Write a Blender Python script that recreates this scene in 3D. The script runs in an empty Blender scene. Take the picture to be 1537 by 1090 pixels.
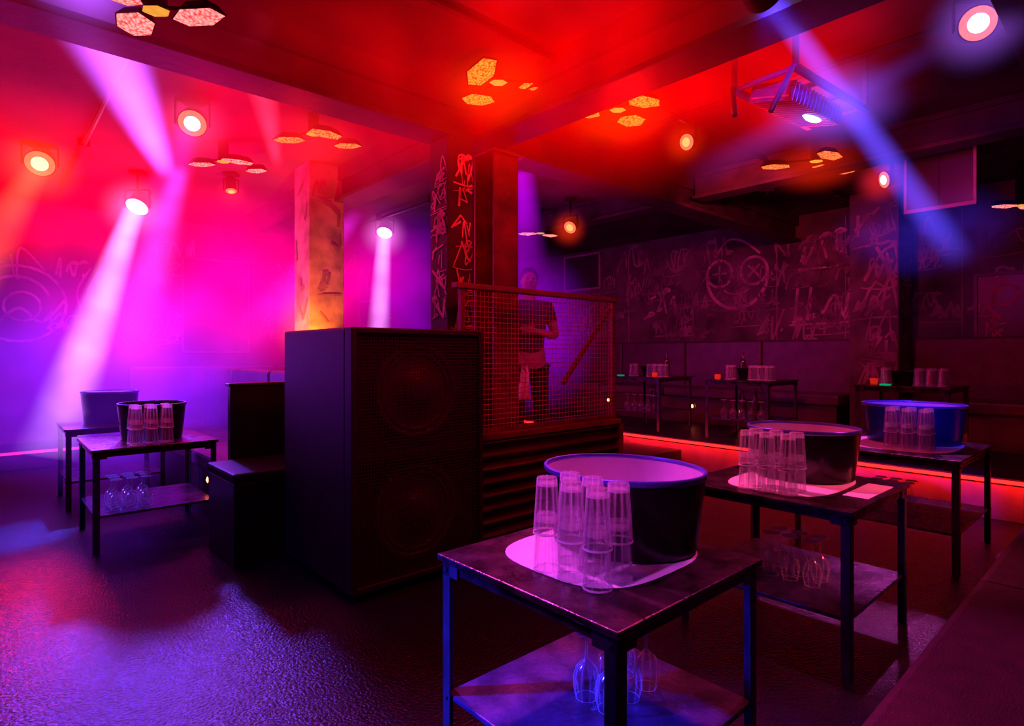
import bpy, bmesh, math, random
from mathutils import Vector, Matrix
random.seed(7)
TH=math.radians(42); C,S=math.cos(TH),math.sin(TH)
def G(a,b,z=0.0): return Vector((a*C-b*S, a*S+b*C, z))
scene=bpy.context.scene
scene.view_settings.view_transform='Standard'
try: scene.cycles.transparent_max_bounces=32
except Exception: pass
col=scene.collection

# ------------------------------------------------------------ materials
def nt(m):
    m.use_nodes=True; return m.node_tree
def mat(name, base, rough=.5, metal=0., var=.35, nscale=6., bump=.0, bscale=40., emis=None, es=0., rvar=0., spec=.5, coat=0.):
    m=bpy.data.materials.new(name); t=nt(m); p=t.nodes['Principled BSDF']
    tc=t.nodes.new('ShaderNodeTexCoord')
    n=t.nodes.new('ShaderNodeTexNoise'); n.inputs['Scale'].default_value=nscale; n.inputs['Detail'].default_value=6
    t.links.new(tc.outputs['Object'],n.inputs['Vector'])
    r=t.nodes.new('ShaderNodeValToRGB')
    r.color_ramp.elements[0].position=.3; r.color_ramp.elements[1].position=.7
    r.color_ramp.elements[0].color=(*[c*(1-var) for c in base],1)
    r.color_ramp.elements[1].color=(*[min(1,c*(1+var)) for c in base],1)
    t.links.new(n.outputs['Fac'],r.inputs['Fac']); t.links.new(r.outputs['Color'],p.inputs['Base Color'])
    p.inputs['Roughness'].default_value=rough; p.inputs['Metallic'].default_value=metal
    p.inputs['Specular IOR Level'].default_value=spec
    p.inputs['Coat Weight'].default_value=coat
    if rvar>0:
        mr=t.nodes.new('ShaderNodeMapRange'); mr.inputs['To Min'].default_value=max(.03,rough-rvar); mr.inputs['To Max'].default_value=min(1,rough+rvar)
        t.links.new(n.outputs['Fac'],mr.inputs['Value']); t.links.new(mr.outputs['Result'],p.inputs['Roughness'])
    if bump>0:
        n2=t.nodes.new('ShaderNodeTexNoise'); n2.inputs['Scale'].default_value=bscale; n2.inputs['Detail'].default_value=4
        t.links.new(tc.outputs['Object'],n2.inputs['Vector'])
        b=t.nodes.new('ShaderNodeBump'); b.inputs['Strength'].default_value=bump; b.inputs['Distance'].default_value=.01
        t.links.new(n2.outputs['Fac'],b.inputs['Height']); t.links.new(b.outputs['Normal'],p.inputs['Normal'])
    if emis:
        p.inputs['Emission Color'].default_value=(*emis,1); p.inputs['Emission Strength'].default_value=es
    return m
def emat(name,c,s,cell=0.,c2=None):
    m=bpy.data.materials.new(name); t=nt(m); t.nodes.clear()
    o=t.nodes.new('ShaderNodeOutputMaterial'); e=t.nodes.new('ShaderNodeEmission')
    e.inputs['Color'].default_value=(*c,1); e.inputs['Strength'].default_value=s
    t.links.new(e.outputs[0],o.inputs['Surface'])
    tc=t.nodes.new('ShaderNodeTexCoord')
    v=t.nodes.new('ShaderNodeTexVoronoi'); v.inputs['Scale'].default_value=cell if cell else 30
    t.links.new(tc.outputs['Object'],v.inputs['Vector'])
    r=t.nodes.new('ShaderNodeValToRGB')
    cc=c2 if c2 else c
    r.color_ramp.elements[0].color=(*cc,1); r.color_ramp.elements[0].position=.1
    k=.4 if cell else .85
    r.color_ramp.elements[1].color=(*[x*k for x in c],1); r.color_ramp.elements[1].position=.8
    t.links.new(v.outputs['Distance'],r.inputs['Fac']); t.links.new(r.outputs['Color'],e.inputs['Color'])
    return m
def M(t,op,a,b=None,clamp=False):
    n=t.nodes.new('ShaderNodeMath'); n.operation=op; n.use_clamp=clamp
    for i,x in enumerate((a,b)):
        if x is None: continue
        if isinstance(x,(int,float)): n.inputs[i].default_value=x
        else: t.links.new(x,n.inputs[i])
    return n.outputs[0]
def glassmat(name,diff=.022,edge=.95,bands=((-.01,.005,.8),(.128,.147,.25))):
    """thin-walled clear glass; whitened rim/base bands (object Z), grazing edges and stripes paint in its highlights"""
    m=bpy.data.materials.new(name); t=nt(m); t.nodes.clear()
    o=t.nodes.new('ShaderNodeOutputMaterial')
    tr=t.nodes.new('ShaderNodeBsdfTransparent'); tr.inputs[0].default_value=(.97,.97,.98,1)
    gl=t.nodes.new('ShaderNodeBsdfGlossy'); gl.inputs['Roughness'].default_value=.14
    lw=t.nodes.new('ShaderNodeLayerWeight'); lw.inputs['Blend'].default_value=.2
    mx=t.nodes.new('ShaderNodeMixShader')
    t.links.new(M(t,'ADD',.07,M(t,'MULTIPLY',lw.outputs['Facing'],.4)),mx.inputs[0]); t.links.new(tr.outputs[0],mx.inputs[1]); t.links.new(gl.outputs[0],mx.inputs[2])
    df=t.nodes.new('ShaderNodeBsdfDiffuse'); df.inputs[0].default_value=(.95,.95,.95,1)
    tl=t.nodes.new('ShaderNodeBsdfTranslucent'); tl.inputs[0].default_value=(.95,.95,.95,1)
    ad=t.nodes.new('ShaderNodeMixShader'); ad.inputs[0].default_value=.5
    t.links.new(df.outputs[0],ad.inputs[1]); t.links.new(tl.outputs[0],ad.inputs[2])
    tc=t.nodes.new('ShaderNodeTexCoord'); sp=t.nodes.new('ShaderNodeSeparateXYZ'); t.links.new(tc.outputs['Object'],sp.inputs[0])
    ang=M(t,'ARCTAN2',sp.outputs[1],sp.outputs[0])
    fl=M(t,'POWER',M(t,'ABSOLUTE',M(t,'SINE',M(t,'MULTIPLY',ang,5))),14)  # vertical highlights put in as whiter stripes around the glass
    n=t.nodes.new('ShaderNodeTexNoise'); n.inputs['Scale'].default_value=40; t.links.new(tc.outputs['Object'],n.inputs['Vector'])
    f=M(t,'MULTIPLY',n.outputs['Fac'],diff)
    f=M(t,'ADD',f,M(t,'MULTIPLY',fl,diff*8))
    f=M(t,'ADD',f,M(t,'MULTIPLY',M(t,'POWER',lw.outputs['Facing'],2.6),edge))
    for lo,hi,k in bands:
        f=M(t,'ADD',f,M(t,'MULTIPLY',M(t,'MULTIPLY',M(t,'GREATER_THAN',sp.outputs[2],lo),M(t,'LESS_THAN',sp.outputs[2],hi)),k))
    f=M(t,'MINIMUM',f,.9)
    m2=t.nodes.new('ShaderNodeMixShader'); t.links.new(f,m2.inputs[0])
    t.links.new(mx.outputs[0],m2.inputs[1]); t.links.new(ad.outputs[0],m2.inputs[2])
    t.links.new(m2.outputs[0],o.inputs['Surface'])
    return m
def volmat(name,c,strength,kind,L=1,r0=.1,r1=.2,power=1.0,nsc=1.5,namp=.8,soft=1.5,fadein=0,bpow=1.6):
    m=bpy.data.materials.new(name); t=nt(m); t.nodes.clear()
    o=t.nodes.new('ShaderNodeOutputMaterial'); e=t.nodes.new('ShaderNodeEmission'); e.inputs[0].default_value=(*c,1)
    tc=t.nodes.new('ShaderNodeTexCoord'); sp=t.nodes.new('ShaderNodeSeparateXYZ'); t.links.new(tc.outputs['Object'],sp.inputs[0])
    x,y,z=sp.outputs
    r2=M(t,'ADD',M(t,'MULTIPLY',x,x),M(t,'MULTIPLY',y,y))
    if kind=='beam':
        zz=M(t,'DIVIDE',z,L,True)
        R=M(t,'ADD',r0,M(t,'MULTIPLY',zz,r1-r0))
        q=M(t,'SUBTRACT',1,M(t,'DIVIDE',r2,M(t,'MULTIPLY',R,R)),True)
        q=M(t,'POWER',q,soft)
        f=M(t,'POWER',M(t,'SUBTRACT',1,zz,True),power)
        d=M(t,'MULTIPLY',M(t,'MULTIPLY',q,f),M(t,'DIVIDE',r0,R))
        if fadein: d=M(t,'MULTIPLY',d,M(t,'DIVIDE',zz,fadein,True))
    else:
        r3=M(t,'ADD',r2,M(t,'MULTIPLY',z,z))
        d=M(t,'POWER',M(t,'SUBTRACT',1,r3,True),bpow)
    if namp>0:
        n=t.nodes.new('ShaderNodeTexNoise'); n.inputs['Scale'].default_value=nsc; n.inputs['Detail'].default_value=2
        t.links.new(tc.outputs['Object'],n.inputs['Vector'])
        n3=M(t,'MULTIPLY',M(t,'MULTIPLY',n.outputs['Fac'],n.outputs['Fac']),n.outputs['Fac'])
        nn=M(t,'ADD',1-namp,M(t,'MULTIPLY',n3,namp*8))
        d=M(t,'MULTIPLY',d,nn)
    d=M(t,'MULTIPLY',d,strength)
    t.links.new(d,e.inputs[1]); t.links.new(e.outputs[0],o.inputs['Volume'])
    return m
def cloudmat(name,blobs,nsc,namp):
    """one volume made of several soft self-glowing patches that stand in for lit smoke (centre, radii, colour, strength) in object space"""
    m=bpy.data.materials.new(name); t=nt(m); t.nodes.clear()
    o=t.nodes.new('ShaderNodeOutputMaterial'); tc=t.nodes.new('ShaderNodeTexCoord')
    n=t.nodes.new('ShaderNodeTexNoise'); n.inputs['Scale'].default_value=nsc; n.inputs['Detail'].default_value=2.5
    t.links.new(tc.outputs['Object'],n.inputs['Vector'])
    n3=M(t,'POWER',n.outputs['Fac'],3)
    nn=M(t,'ADD',1-namp,M(t,'MULTIPLY',n3,namp*8))
    acc=None
    for (c,rad,colr,s) in blobs:
        mp=t.nodes.new('ShaderNodeMapping'); mp.vector_type='TEXTURE'
        mp.inputs['Location'].default_value=c; mp.inputs['Scale'].default_value=rad
        t.links.new(tc.outputs['Object'],mp.inputs['Vector'])
        vm=t.nodes.new('ShaderNodeVectorMath'); vm.operation='DOT_PRODUCT'
        t.links.new(mp.outputs[0],vm.inputs[0]); t.links.new(mp.outputs[0],vm.inputs[1])
        d=M(t,'POWER',M(t,'SUBTRACT',1,vm.outputs['Value'],True),1.6)
        d=M(t,'MULTIPLY',M(t,'MULTIPLY',d,nn),s)
        e=t.nodes.new('ShaderNodeEmission'); e.inputs[0].default_value=(*colr,1); t.links.new(d,e.inputs[1])
        if acc is None: acc=e.outputs[0]
        else:
            a=t.nodes.new('ShaderNodeAddShader'); t.links.new(acc,a.inputs[0]); t.links.new(e.outputs[0],a.inputs[1]); acc=a.outputs[0]
    t.links.new(acc,o.inputs['Volume']); return m

# ------------------------------------------------------------ mesh helpers
def addbox(bm,x0,x1,y0,y1,z0,z1,bev=.004,mtx=None):
    t=bmesh.new(); bmesh.ops.create_cube(t,size=1)
    for v in t.verts: v.co=Vector(((x0+x1)/2+v.co.x*(x1-x0),(y0+y1)/2+v.co.y*(y1-y0),(z0+z1)/2+v.co.z*(z1-z0)))
    if bev: bmesh.ops.bevel(t,geom=t.edges[:],offset=min(bev,.3*min(x1-x0,y1-y0,z1-z0)),segments=2,affect='EDGES',profile=.5)
    if mtx is not None: bmesh.ops.transform(t,matrix=mtx,verts=t.verts[:])
    me=bpy.data.meshes.new('t'); t.to_mesh(me); t.free(); bm.from_mesh(me); bpy.data.meshes.remove(me)
def addcyl(bm,p0,p1,r0,r1=None,seg=12,caps=True):
    r1=r0 if r1 is None else r1
    p0=Vector(p0);p1=Vector(p1); d=p1-p0
    q=d.to_track_quat('Z','Y').to_matrix().to_4x4(); q.translation=(p0+p1)/2
    bmesh.ops.create_cone(bm,cap_ends=caps,segments=seg,radius1=r0,radius2=r1,depth=d.length,matrix=q)
def lathe(bm,prof,seg=32,sx=1,sy=1,off=(0,0,0),mtx=None):
    rings=[]
    for r,z in prof:
        ring=[]
        for i in range(seg):
            a=2*math.pi*i/seg
            co=Vector((off[0]+r*sx*math.cos(a),off[1]+r*sy*math.sin(a),off[2]+z))
            if mtx is not None: co=mtx@co
            ring.append(bm.verts.new(co))
        rings.append(ring)
    for k in range(len(rings)-1):
        for i in range(seg):
            j=(i+1)%seg
            bm.faces.new((rings[k][i],rings[k][j],rings[k+1][j],rings[k+1][i]))
def addtorus(bm,R,r,seg=32,ms=8,mtx=None):
    rings=[]
    for i in range(seg):
        a=2*math.pi*i/seg; ring=[]
        for j in range(ms):
            b=2*math.pi*j/ms
            co=Vector(((R+r*math.cos(b))*math.cos(a),(R+r*math.cos(b))*math.sin(a),r*math.sin(b)))
            if mtx is not None: co=mtx@co
            ring.append(bm.verts.new(co))
        rings.append(ring)
    for i in range(seg):
        for j in range(ms):
            bm.faces.new((rings[i][j],rings[(i+1)%seg][j],rings[(i+1)%seg][(j+1)%ms],rings[i][(j+1)%ms]))
def mk(name,bm,m,parent=None,loc=(0,0,0),rot=(0,0,0),smooth=False,label=None):
    bmesh.ops.recalc_face_normals(bm,faces=bm.faces[:])
    me=bpy.data.meshes.new(name); bm.to_mesh(me); bm.free()
    if smooth:
        me.polygons.foreach_set('use_smooth',[True]*len(me.polygons))
    me.materials.append(m)
    o=bpy.data.objects.new(name,me); col.objects.link(o)
    if parent: o.parent=parent
    o.location=loc; o.rotation_euler=rot
    if label: o['label']=label
    return o
def smooth_by_angle(o,ang=40):
    me=o.data
    me.polygons.foreach_set('use_smooth',[True]*len(me.polygons))
    b=bmesh.new(); b.from_mesh(me)
    for e in b.edges:
        if len(e.link_faces)==2 and e.calc_face_angle(0)>math.radians(ang): e.smooth=False
    b.to_mesh(me); b.free()
def root(name,loc,rotz,label,cat,group=None):
    o=bpy.data.objects.new(name,None); col.objects.link(o); o.location=loc; o.rotation_euler=(0,0,rotz)
    o.empty_display_size=.1
    tag(o,label,cat,group); return o
def tag(o,label,cat,group=None):
    o['label']=label; o['category']=cat
    if group: o['group']=group
def copyo(o,loc,rotz=None,label=None,parent=None):
    n=o.copy(); col.objects.link(n); n.location=loc
    if rotz is not None: n.rotation_euler=(o.rotation_euler[0],o.rotation_euler[1],rotz)
    if label: n['label']=label
    for ch in list(o.children):
        c=ch.copy(); col.objects.link(c); c.parent=n
    return n
def structure(o): o['kind']='structure'; return o

# ------------------------------------------------------------ material set
mFloor=mat('floor_dark_resin',(.011,.008,.019),.25,0,.15,1.2,.65,85,rvar=.04)
mWall=mat('wall_concrete',(.09,.07,.075),.85,0,.7,2.2,.4,12)
mWallL=mat('wall_plaster_dark',(.10,.06,.09),.85,0,.6,1.6,.4,10)
mCeil=mat('ceiling_black_paint',(.05,.026,.026),.8,0,.9,1.3,.5,14)
mBeam=mat('beam_painted_steel',(.04,.022,.022),.6,0,.5,5,.3,25)
mPlat=mat('platform_dark_wood',(.035,.022,.022),.45,0,.4,5,.2,20)
mRiser=mat('riser_glow_board',(.28,.18,.18),.55,0,.3,4,.1,20)  # pale surface added so the LED glow shows on the riser
mBlack=mat('black_satin',(.015,.015,.017),.4,0,.3,8,.1,60)
mBlackM=mat('black_metal',(.025,.025,.03),.35,.6,.3,10,.15,60)
mFix=mat('fixture_matt_black',(.006,.005,.005),.7,0,.3,10,.1,60,spec=.2)
mSpk=mat('speaker_textured_paint',(.018,.016,.022),.5,0,.3,20,.4,220)
mTop=mat('table_dark_steel_top',(.04,.022,.025),.28,.35,.7,14,.25,60,rvar=.15)
mShelf=mat('table_steel_shelf',(.06,.045,.09),.28,.35,.5,10,.2,60,rvar=.12)
mLeg=mat('table_blackened_steel',(.07,.07,.09),.38,.6,.4,12,.2,50)
mBucket=mat('bucket_dark_metal',(.035,.028,.033),.22,.7,.3,6,.05,30)
mBuckIn=mat('bucket_inner_zinc',(.62,.56,.62),.45,.2,.15,7)
mRim=mat('bucket_rim_blue_light',(.14,.14,.6),.3,.4,.2,10)  # colour includes the blue light falling on the rim
mPaper=mat('paper_white',(.9,.9,.9),.7,0,.05,9)
mGlass=glassmat('clear_glass')
mGlassW=glassmat('clear_wine_glass',diff=.03,edge=.9,bands=((-.01,.003,.4),(.182,.2,.45)))
mBench=mat('bench_faux_leather',(.07,.03,.065),.36,0,.25,7,.25,50)
mRedB=mat('bench_red_fabric',(.038,.005,.008),.75,0,.3,18,.4,160)
mGraf=mat('graffiti_paint',(.52,.34,.42),.7,0,.5,6)
mGrafL=mat('graffiti_paint_hazy',(.28,.18,.25),.8,0,.5,7)
mGraf2=mat('graffiti_paint_faded',(.36,.24,.28),.8,0,.5,7)
mGraf3=mat('graffiti_paint_dim',(.20,.14,.16),.8,0,.8,3)
mPillar=mat('pillar_concrete_posters',(.36,.22,.2),.7,0,.6,5,.4,20)
mPilDark=mat('pillar_dark',(.03,.018,.025),.7,0,.6,6,.4,20)
mSteelR=mat('red_oxide_steel',(.16,.02,.018),.4,.2,.5,6,.25,30)
mCorr=mat('corrugated_steel',(.09,.04,.04),.38,.5,.4,5,.2,30)
mWood=mat('rail_worn_wood',(.16,.06,.05),.5,0,.4,9,.3,40)
mWire=mat('galvanised_wire',(.5,.22,.26),.5,.2,.2,20)
mScreen=mat('panel_dark_screen',(.04,.025,.045),.35,0,.2,5)
mFrame=mat('panel_grey_frame',(.32,.25,.32),.5,0,.2,8)
mSkin=mat('skin',(.32,.18,.16),.5,0,.1,20)
mShirt=mat('cloth_black_tshirt',(.05,.04,.07),.85,0,.3,25,.2,90)
mHair=mat('hair_dark',(.015,.01,.01),.6,0,.3,60)
mTowel=mat('cloth_white_towel',(.85,.82,.85),.9,0,.1,30,.3,120)
mGreen=emat('green_coaster_glow',(.0,.9,.35),.4)
mBottle=mat('bottle_dark_glass',(.05,.03,.03),.1,0,.3,8,coat=1)
eRed=emat('led_strip_red',(1,.02,.02),3)
eViol=emat('led_strip_violet_red',(1,.02,.25),1.6)
eAmber=emat('marker_lamp_amber',(1,.12,.04),22)
eOrange=emat('petal_lens_orange',(1,.08,.004),2.6,85,(1,.2,.02))
eRedL=emat('petal_lens_red',(1,.05,.01),2.8,85,(1,.15,.04))
ePink=emat('petal_lens_pink',(1,.06,.07),2.8,85,(1,.22,.2))
eHub=emat('hub_yellow',(1,.4,.05),1.0)
eLensW=emat('lens_white_violet',(.95,.5,1),6)
eLensO=emat('lens_orange_ring',(1,.10,.05),2.4)
eLensY=emat('lens_warm_core',(1,.40,.2),3.6)
eLensV=emat('lens_violet_ring',(.8,.25,1),4)
eLensR=emat('lens_red_core',(1,.2,.05),3.4)

mGrille=bpy.data.materials.new('speaker_perforated_grille'); t=nt(mGrille); p=t.nodes['Principled BSDF']
p.inputs['Base Color'].default_value=(.05,.02,.025,1); p.inputs['Roughness'].default_value=.45; p.inputs['Metallic'].default_value=.3
tc=t.nodes.new('ShaderNodeTexCoord'); vo=t.nodes.new('ShaderNodeTexVoronoi'); vo.inputs['Scale'].default_value=60; vo.inputs['Randomness'].default_value=.1
t.links.new(tc.outputs['Object'],vo.inputs['Vector'])
lt=t.nodes.new('ShaderNodeMath'); lt.operation='GREATER_THAN'; lt.inputs[1].default_value=.5; t.links.new(vo.outputs['Distance'],lt.inputs[0])
t.links.new(lt.outputs[0],p.inputs['Alpha'])

# ------------------------------------------------------------ room shell
def slab(name,a0,a1,b0,b1,z0,z1,m,bev=0):
    bm=bmesh.new(); addbox(bm,a0,a1,b0,b1,z0,z1,bev)
    o=mk(name,bm,m,rot=(0,0,TH)); return structure(o)
A0,A1,B0,B1,H=-3.0,7.5,-3.5,8.5,2.9
fl=slab('floor',A0-.2,A1+.2,B0-.2,B1+.2,-.12,0,mFloor)
ce=slab('ceiling',A0-.2,A1+.2,B0-.2,B1+.2,H,H+.12,mCeil)
wb=slab('wall_back',A1,A1+.15,B0,B1,0,H,mWall)
wl=slab('wall_left',A0,A1,B1,B1+.15,0,H,mWallL)
wr=slab('wall_right',A0,A1,B0-.15,B0,0,H,mWall)
wf=slab('wall_front',A0-.15,A0,B0,B1,0,H,mWall)
for o,l in ((fl,'glossy dark resin club floor'),(ce,'dark painted concrete ceiling'),(wb,'graffiti covered concrete wall'),(wl,'hazy graffiti covered plaster wall'),(wr,'dark concrete wall'),(wf,'dark concrete wall')):
    o['label']=l; o['category']=o.name.split('_')[0]
n=1
for (a0,a1,b0,b1,z0) in ((A0,A1,3.0,3.24,2.57),(2.37,2.61,B0,3.0,2.57),(2.37,2.61,3.24,B1,2.57),(5.0,5.2,B0,3.0,2.66),(5.0,5.2,3.24,B1,2.66),(2.61,5.0,.35,.5,2.7)):
    bm=bmesh.new()
    if a1-a0>b1-b0:
        mid=(b0+b1)/2; addbox(bm,a0,a1,mid-.05,mid+.05,z0+.03,H,.0); addbox(bm,a0,a1,b0,b1,z0,z0+.035,.004)
        addbox(bm,a0,a1,b0+.03,b1-.03,z0+.2,H,.0)
    else:
        mid=(a0+a1)/2; addbox(bm,mid-.05,mid+.05,b0,b1,z0+.03,H,.0); addbox(bm,a0,a1,b0,b1,z0,z0+.035,.004)
        addbox(bm,a0+.03,a1-.03,b0,b1,z0+.2,H,.0)
    o=structure(mk('trim_%d'%n,bm,mBeam,rot=(0,0,TH))); o['label']='steel ceiling beam with lower flange'; o['category']='beam'; n+=1
pl=slab('trim_%d'%n,5.45,A1,B0,7.85,0,.3,mPlat,.01); n+=1; pl['label']='raised dark platform along the wall'; pl['category']='platform'
pl2=slab('trim_%d'%n,A0,5.45,7.85,B1,0,.2,mPlat,.01); n+=1; pl2['label']='low raised step along the wall'; pl2['category']='step'
pl3=slab('trim_%d'%n,2.2,5.38,3.35,4.9,0,.2,mPlat,.01); n+=1; pl3['label']='low stage behind the cage'; pl3['category']='platform'
pl4=slab('trim_%d'%n,5.425,5.45,B0,7.8,0,.25,mRiser,.003); n+=1; pl4['label']='pale riser board added to catch the LED glow below the platform edge'; pl4['category']='riser'
def strip(a0,a1,b0,b1,z0,z1,lab,m):
    bm=bmesh.new(); addbox(bm,a0,a1,b0,b1,z0,z1,.003)
    o=mk('led_strip',bm,m,rot=(0,0,TH)); tag(o,lab,'light strip','red led strips'); return o
strip(5.40,5.445,B0+.3,7.6,.268,.288,'glowing red LED strip along the platform edge',eRed)
strip(A0+.3,1.1,7.81,7.848,.165,.188,'dim violet red LED strip along the low step',eViol)
for (p0,p1) in ((G(-1,2.3,2.86),G(7.3,2.3,2.86)),(G(3.6,.2,2.84),G(3.6,7,2.84)),(G(.6,-1,2.86),G(.6,8,2.86))):
    bm=bmesh.new(); addcyl(bm,p0,p1,.018,seg=8)
    for k in range(6):
        q=p0.lerp(p1,(k+.5)/6); addbox(bm,q.x-.03,q.x+.03,q.y-.03,q.y+.03,q.z-.02,H,.002)
    o=mk('ceiling_conduit',bm,mBlackM); tag(o,'dark cable conduit clipped to the ceiling','pipe','ceiling conduits')

# ------------------------------------------------------------ graffiti
def ribbon(bm,pts,w,f,off=.006):
    for i in range(len(pts)-1):
        (x0,y0),(x1,y1)=pts[i],pts[i+1]; dx,dy=x1-x0,y1-y0; L=math.hypot(dx,dy) or 1e-6
        ex,ey=dx/L*w*.3,dy/L*w*.3; nx,ny=-dy/L*w/2,dx/L*w/2
        q=[(x0-ex+nx,y0-ey+ny),(x1+ex+nx,y1+ey+ny),(x1+ex-nx,y1+ey-ny),(x0-ex-nx,y0-ey-ny)]
        bm.faces.new([bm.verts.new(f(a,b,off+.0004*(i%5))) for a,b in q])
def arc(cx,cy,r,a0=0,a1=360,n=28,ry=None):
    ry=ry or r
    return [(cx+r*math.cos(math.radians(a0+(a1-a0)*i/n)),cy+ry*math.sin(math.radians(a0+(a1-a0)*i/n))) for i in range(n+1)]
def crom(P,n=6):
    out=[]; P=[P[0]]+P+[P[-1]]
    for i in range(1,len(P)-2):
        for k in range(n):
            t=k/n; a,b,c,d=P[i-1],P[i],P[i+1],P[i+2]
            out.append(tuple(.5*((2*b[j])+(-a[j]+c[j])*t+(2*a[j]-5*b[j]+4*c[j]-d[j])*t*t+(-a[j]+3*b[j]-3*c[j]+d[j])*t**3) for j in (0,1)))
    out.append(P[-2]); return out
def tagword(bm,s,t,h,count,w,f,seed):
    """one flowing, illegible hand-style tag"""
    rr=random.Random(seed); P=[]; x=s; sk=rr.uniform(-.1,.3)
    for k in range(count*2+1):
        y=(rr.uniform(.65,1.1) if k%2 else rr.uniform(-.1,.35))*h
        P.append((x+sk*y,t+y+k*h*.02)); x+=h*rr.uniform(-.05,.5)
        if rr.random()<.35:
            c=rr.uniform(.1,.2)*h; P+= [(x+c,t+y+c),(x,t+y+1.5*c),(x-c,t+y+.5*c)]
        if rr.random()<.25:
            ribbon(bm,crom(P),w,f); P=[(x,t+rr.uniform(0,1)*h)]
    if len(P)>1: ribbon(bm,crom(P),w,f)
    if rr.random()<.6: ribbon(bm,crom([(s-.1*h,t-.15*h),(s+(x-s)*.5,t-.25*h*rr.random()),(x+.2*h,t-.05*h)]),w*.7,f)
fb=lambda s,t,o: Vector((A1-o,-s,t))
fl_=lambda s,t,o: Vector((s,B1-o,t))
bm=bmesh.new()
cx,cz=-3.84,2.22
ribbon(bm,arc(cx,cz,.42,175,365,30,.42),.045,fb)
ribbon(bm,arc(cx-.24,cz+.06,.18),.035,fb); ribbon(bm,arc(cx+.24,cz+.06,.18),.035,fb)
ribbon(bm,[(cx-.34,cz+.06),(cx-.14,cz+.06)],.025,fb); ribbon(bm,[(cx-.24,cz-.04),(cx-.24,cz+.16)],.025,fb)
ribbon(bm,[(cx+.17,cz-.01),(cx+.31,cz+.13)],.025,fb); ribbon(bm,[(cx+.31,cz-.01),(cx+.17,cz+.13)],.025,fb)
ribbon(bm,arc(cx,cz-.14,.18,200,340,14,.09),.025,fb)
ribbon(bm,crom([(cx-.3,cz+.30),(cx-.12,cz+.5),(cx+.1,cz+.46),(cx+.32,cz+.28)]),.03,fb)
tagword(bm,-3.0,2.28,.32,4,.03,fb,3); tagword(bm,-3.1,1.6,.36,5,.035,fb,4); tagword(bm,-5.3,1.75,.3,3,.03,fb,15)
g1=mk('graffiti',bm,mGraf2,parent=wb); g1['label']='painted face with crossed round eyes and tags on concrete'
bm=bmesh.new(); rr=random.Random(99)
for k in range(100):
    tagword(bm,rr.uniform(-7.3,-.9),rr.uniform(1.35,2.5),rr.uniform(.10,.34),rr.randint(2,5),rr.uniform(.010,.03),fb,600+k)
for b in (1.4,2.5,3.3,4.5,5.6,6.7): ribbon(bm,[(-b,.4),(-b,2.8)],.014,fb)
g1b=mk('graffiti',bm,mGraf3,parent=wb)
bm=bmesh.new()
ribbon(bm,arc(.3,1.75,.42),.03,fl_); ribbon(bm,arc(.33,1.72,.16),.025,fl_); ribbon(bm,arc(.28,1.75,.3,20,160),.03,fl_); ribbon(bm,crom([(.1,1.5),(.3,1.7),(.5,1.55),(.7,1.8)]),.03,fl_)
for k in range(7): ribbon(bm,crom([(.95+k*.08,2.2-.03*k),(.82+k*.1,1.9),(.9+k*.08,1.6),(1.0+k*.11,1.3)]),.022,fl_)
for k in range(26): tagword(bm,rr.uniform(-.9,6.5),rr.uniform(1.3,2.3),rr.uniform(.15,.45),rr.randint(2,4),rr.uniform(.015,.03),fl_,900+k)
g2=mk('graffiti',bm,mGrafL,parent=wl); g2['label']='pale spray painted circles and tags'
def framed(name,f,s0,s1,z0,z1,label,cat,d=.04,fm=None):
    r=root(name,(0,0,0),0,label,cat)
    bm=bmesh.new(); w=.03
    def bx(sa,sb,za,zb,o0,o1):
        ps=[f(sa,za,o0),f(sb,zb,o1)]
        addbox(bm,min(ps[0].x,ps[1].x),max(ps[0].x,ps[1].x),min(ps[0].y,ps[1].y),max(ps[0].y,ps[1].y),za,zb,.003)
    bx(s0,s1,z0,z0+w,.001,d);bx(s0,s1,z1-w,z1,.001,d);bx(s0,s0+w,z0+w,z1-w,.001,d);bx(s1-w,s1,z0+w,z1-w,.001,d)
    fr=mk('frame',bm,fm or mFrame,parent=r)
    bm=bmesh.new(); bx(s0+w,s1-w,z0+w,z1-w,.001,d*.5); mk('panel',bm,mScreen,parent=r)
    r.rotation_euler=(0,0,TH)
    return r
mFrameD=mat('panel_dim_frame',(.16,.1,.14),.6,0,.3,8)
framed('framed_panel',fl_,1.9,2.75,1.2,2.45,'dark framed panel hung on the hazy wall','panel',fm=mFrameD)
framed('framed_panel',fl_,3.5,4.4,1.2,2.45,'dark framed panel hung on the hazy wall','panel',fm=mFrameD)
framed('television',fb,-6.95,-6.15,2.25,2.85,'dark flat television with pale frame on the wall','television')
r=framed('poster',fb,-1.3,-.75,1.25,2.0,'red and black framed poster on dark wall','poster',fm=mFrameD)
bm=bmesh.new(); fp=lambda s,t,o:Vector((A1-.03,-s,t))
for k in range(7): tagword(bm,-1.25+.05*(k%3),1.32+.09*k,.1,3,.014,fp,40+k)
ribbon(bm,arc(-1.05,1.78,.1),.03,fp)
mk('poster_print',bm,mat('poster_pink_ink',(.5,.1,.2),.6,0,.4,9),parent=r)

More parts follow.
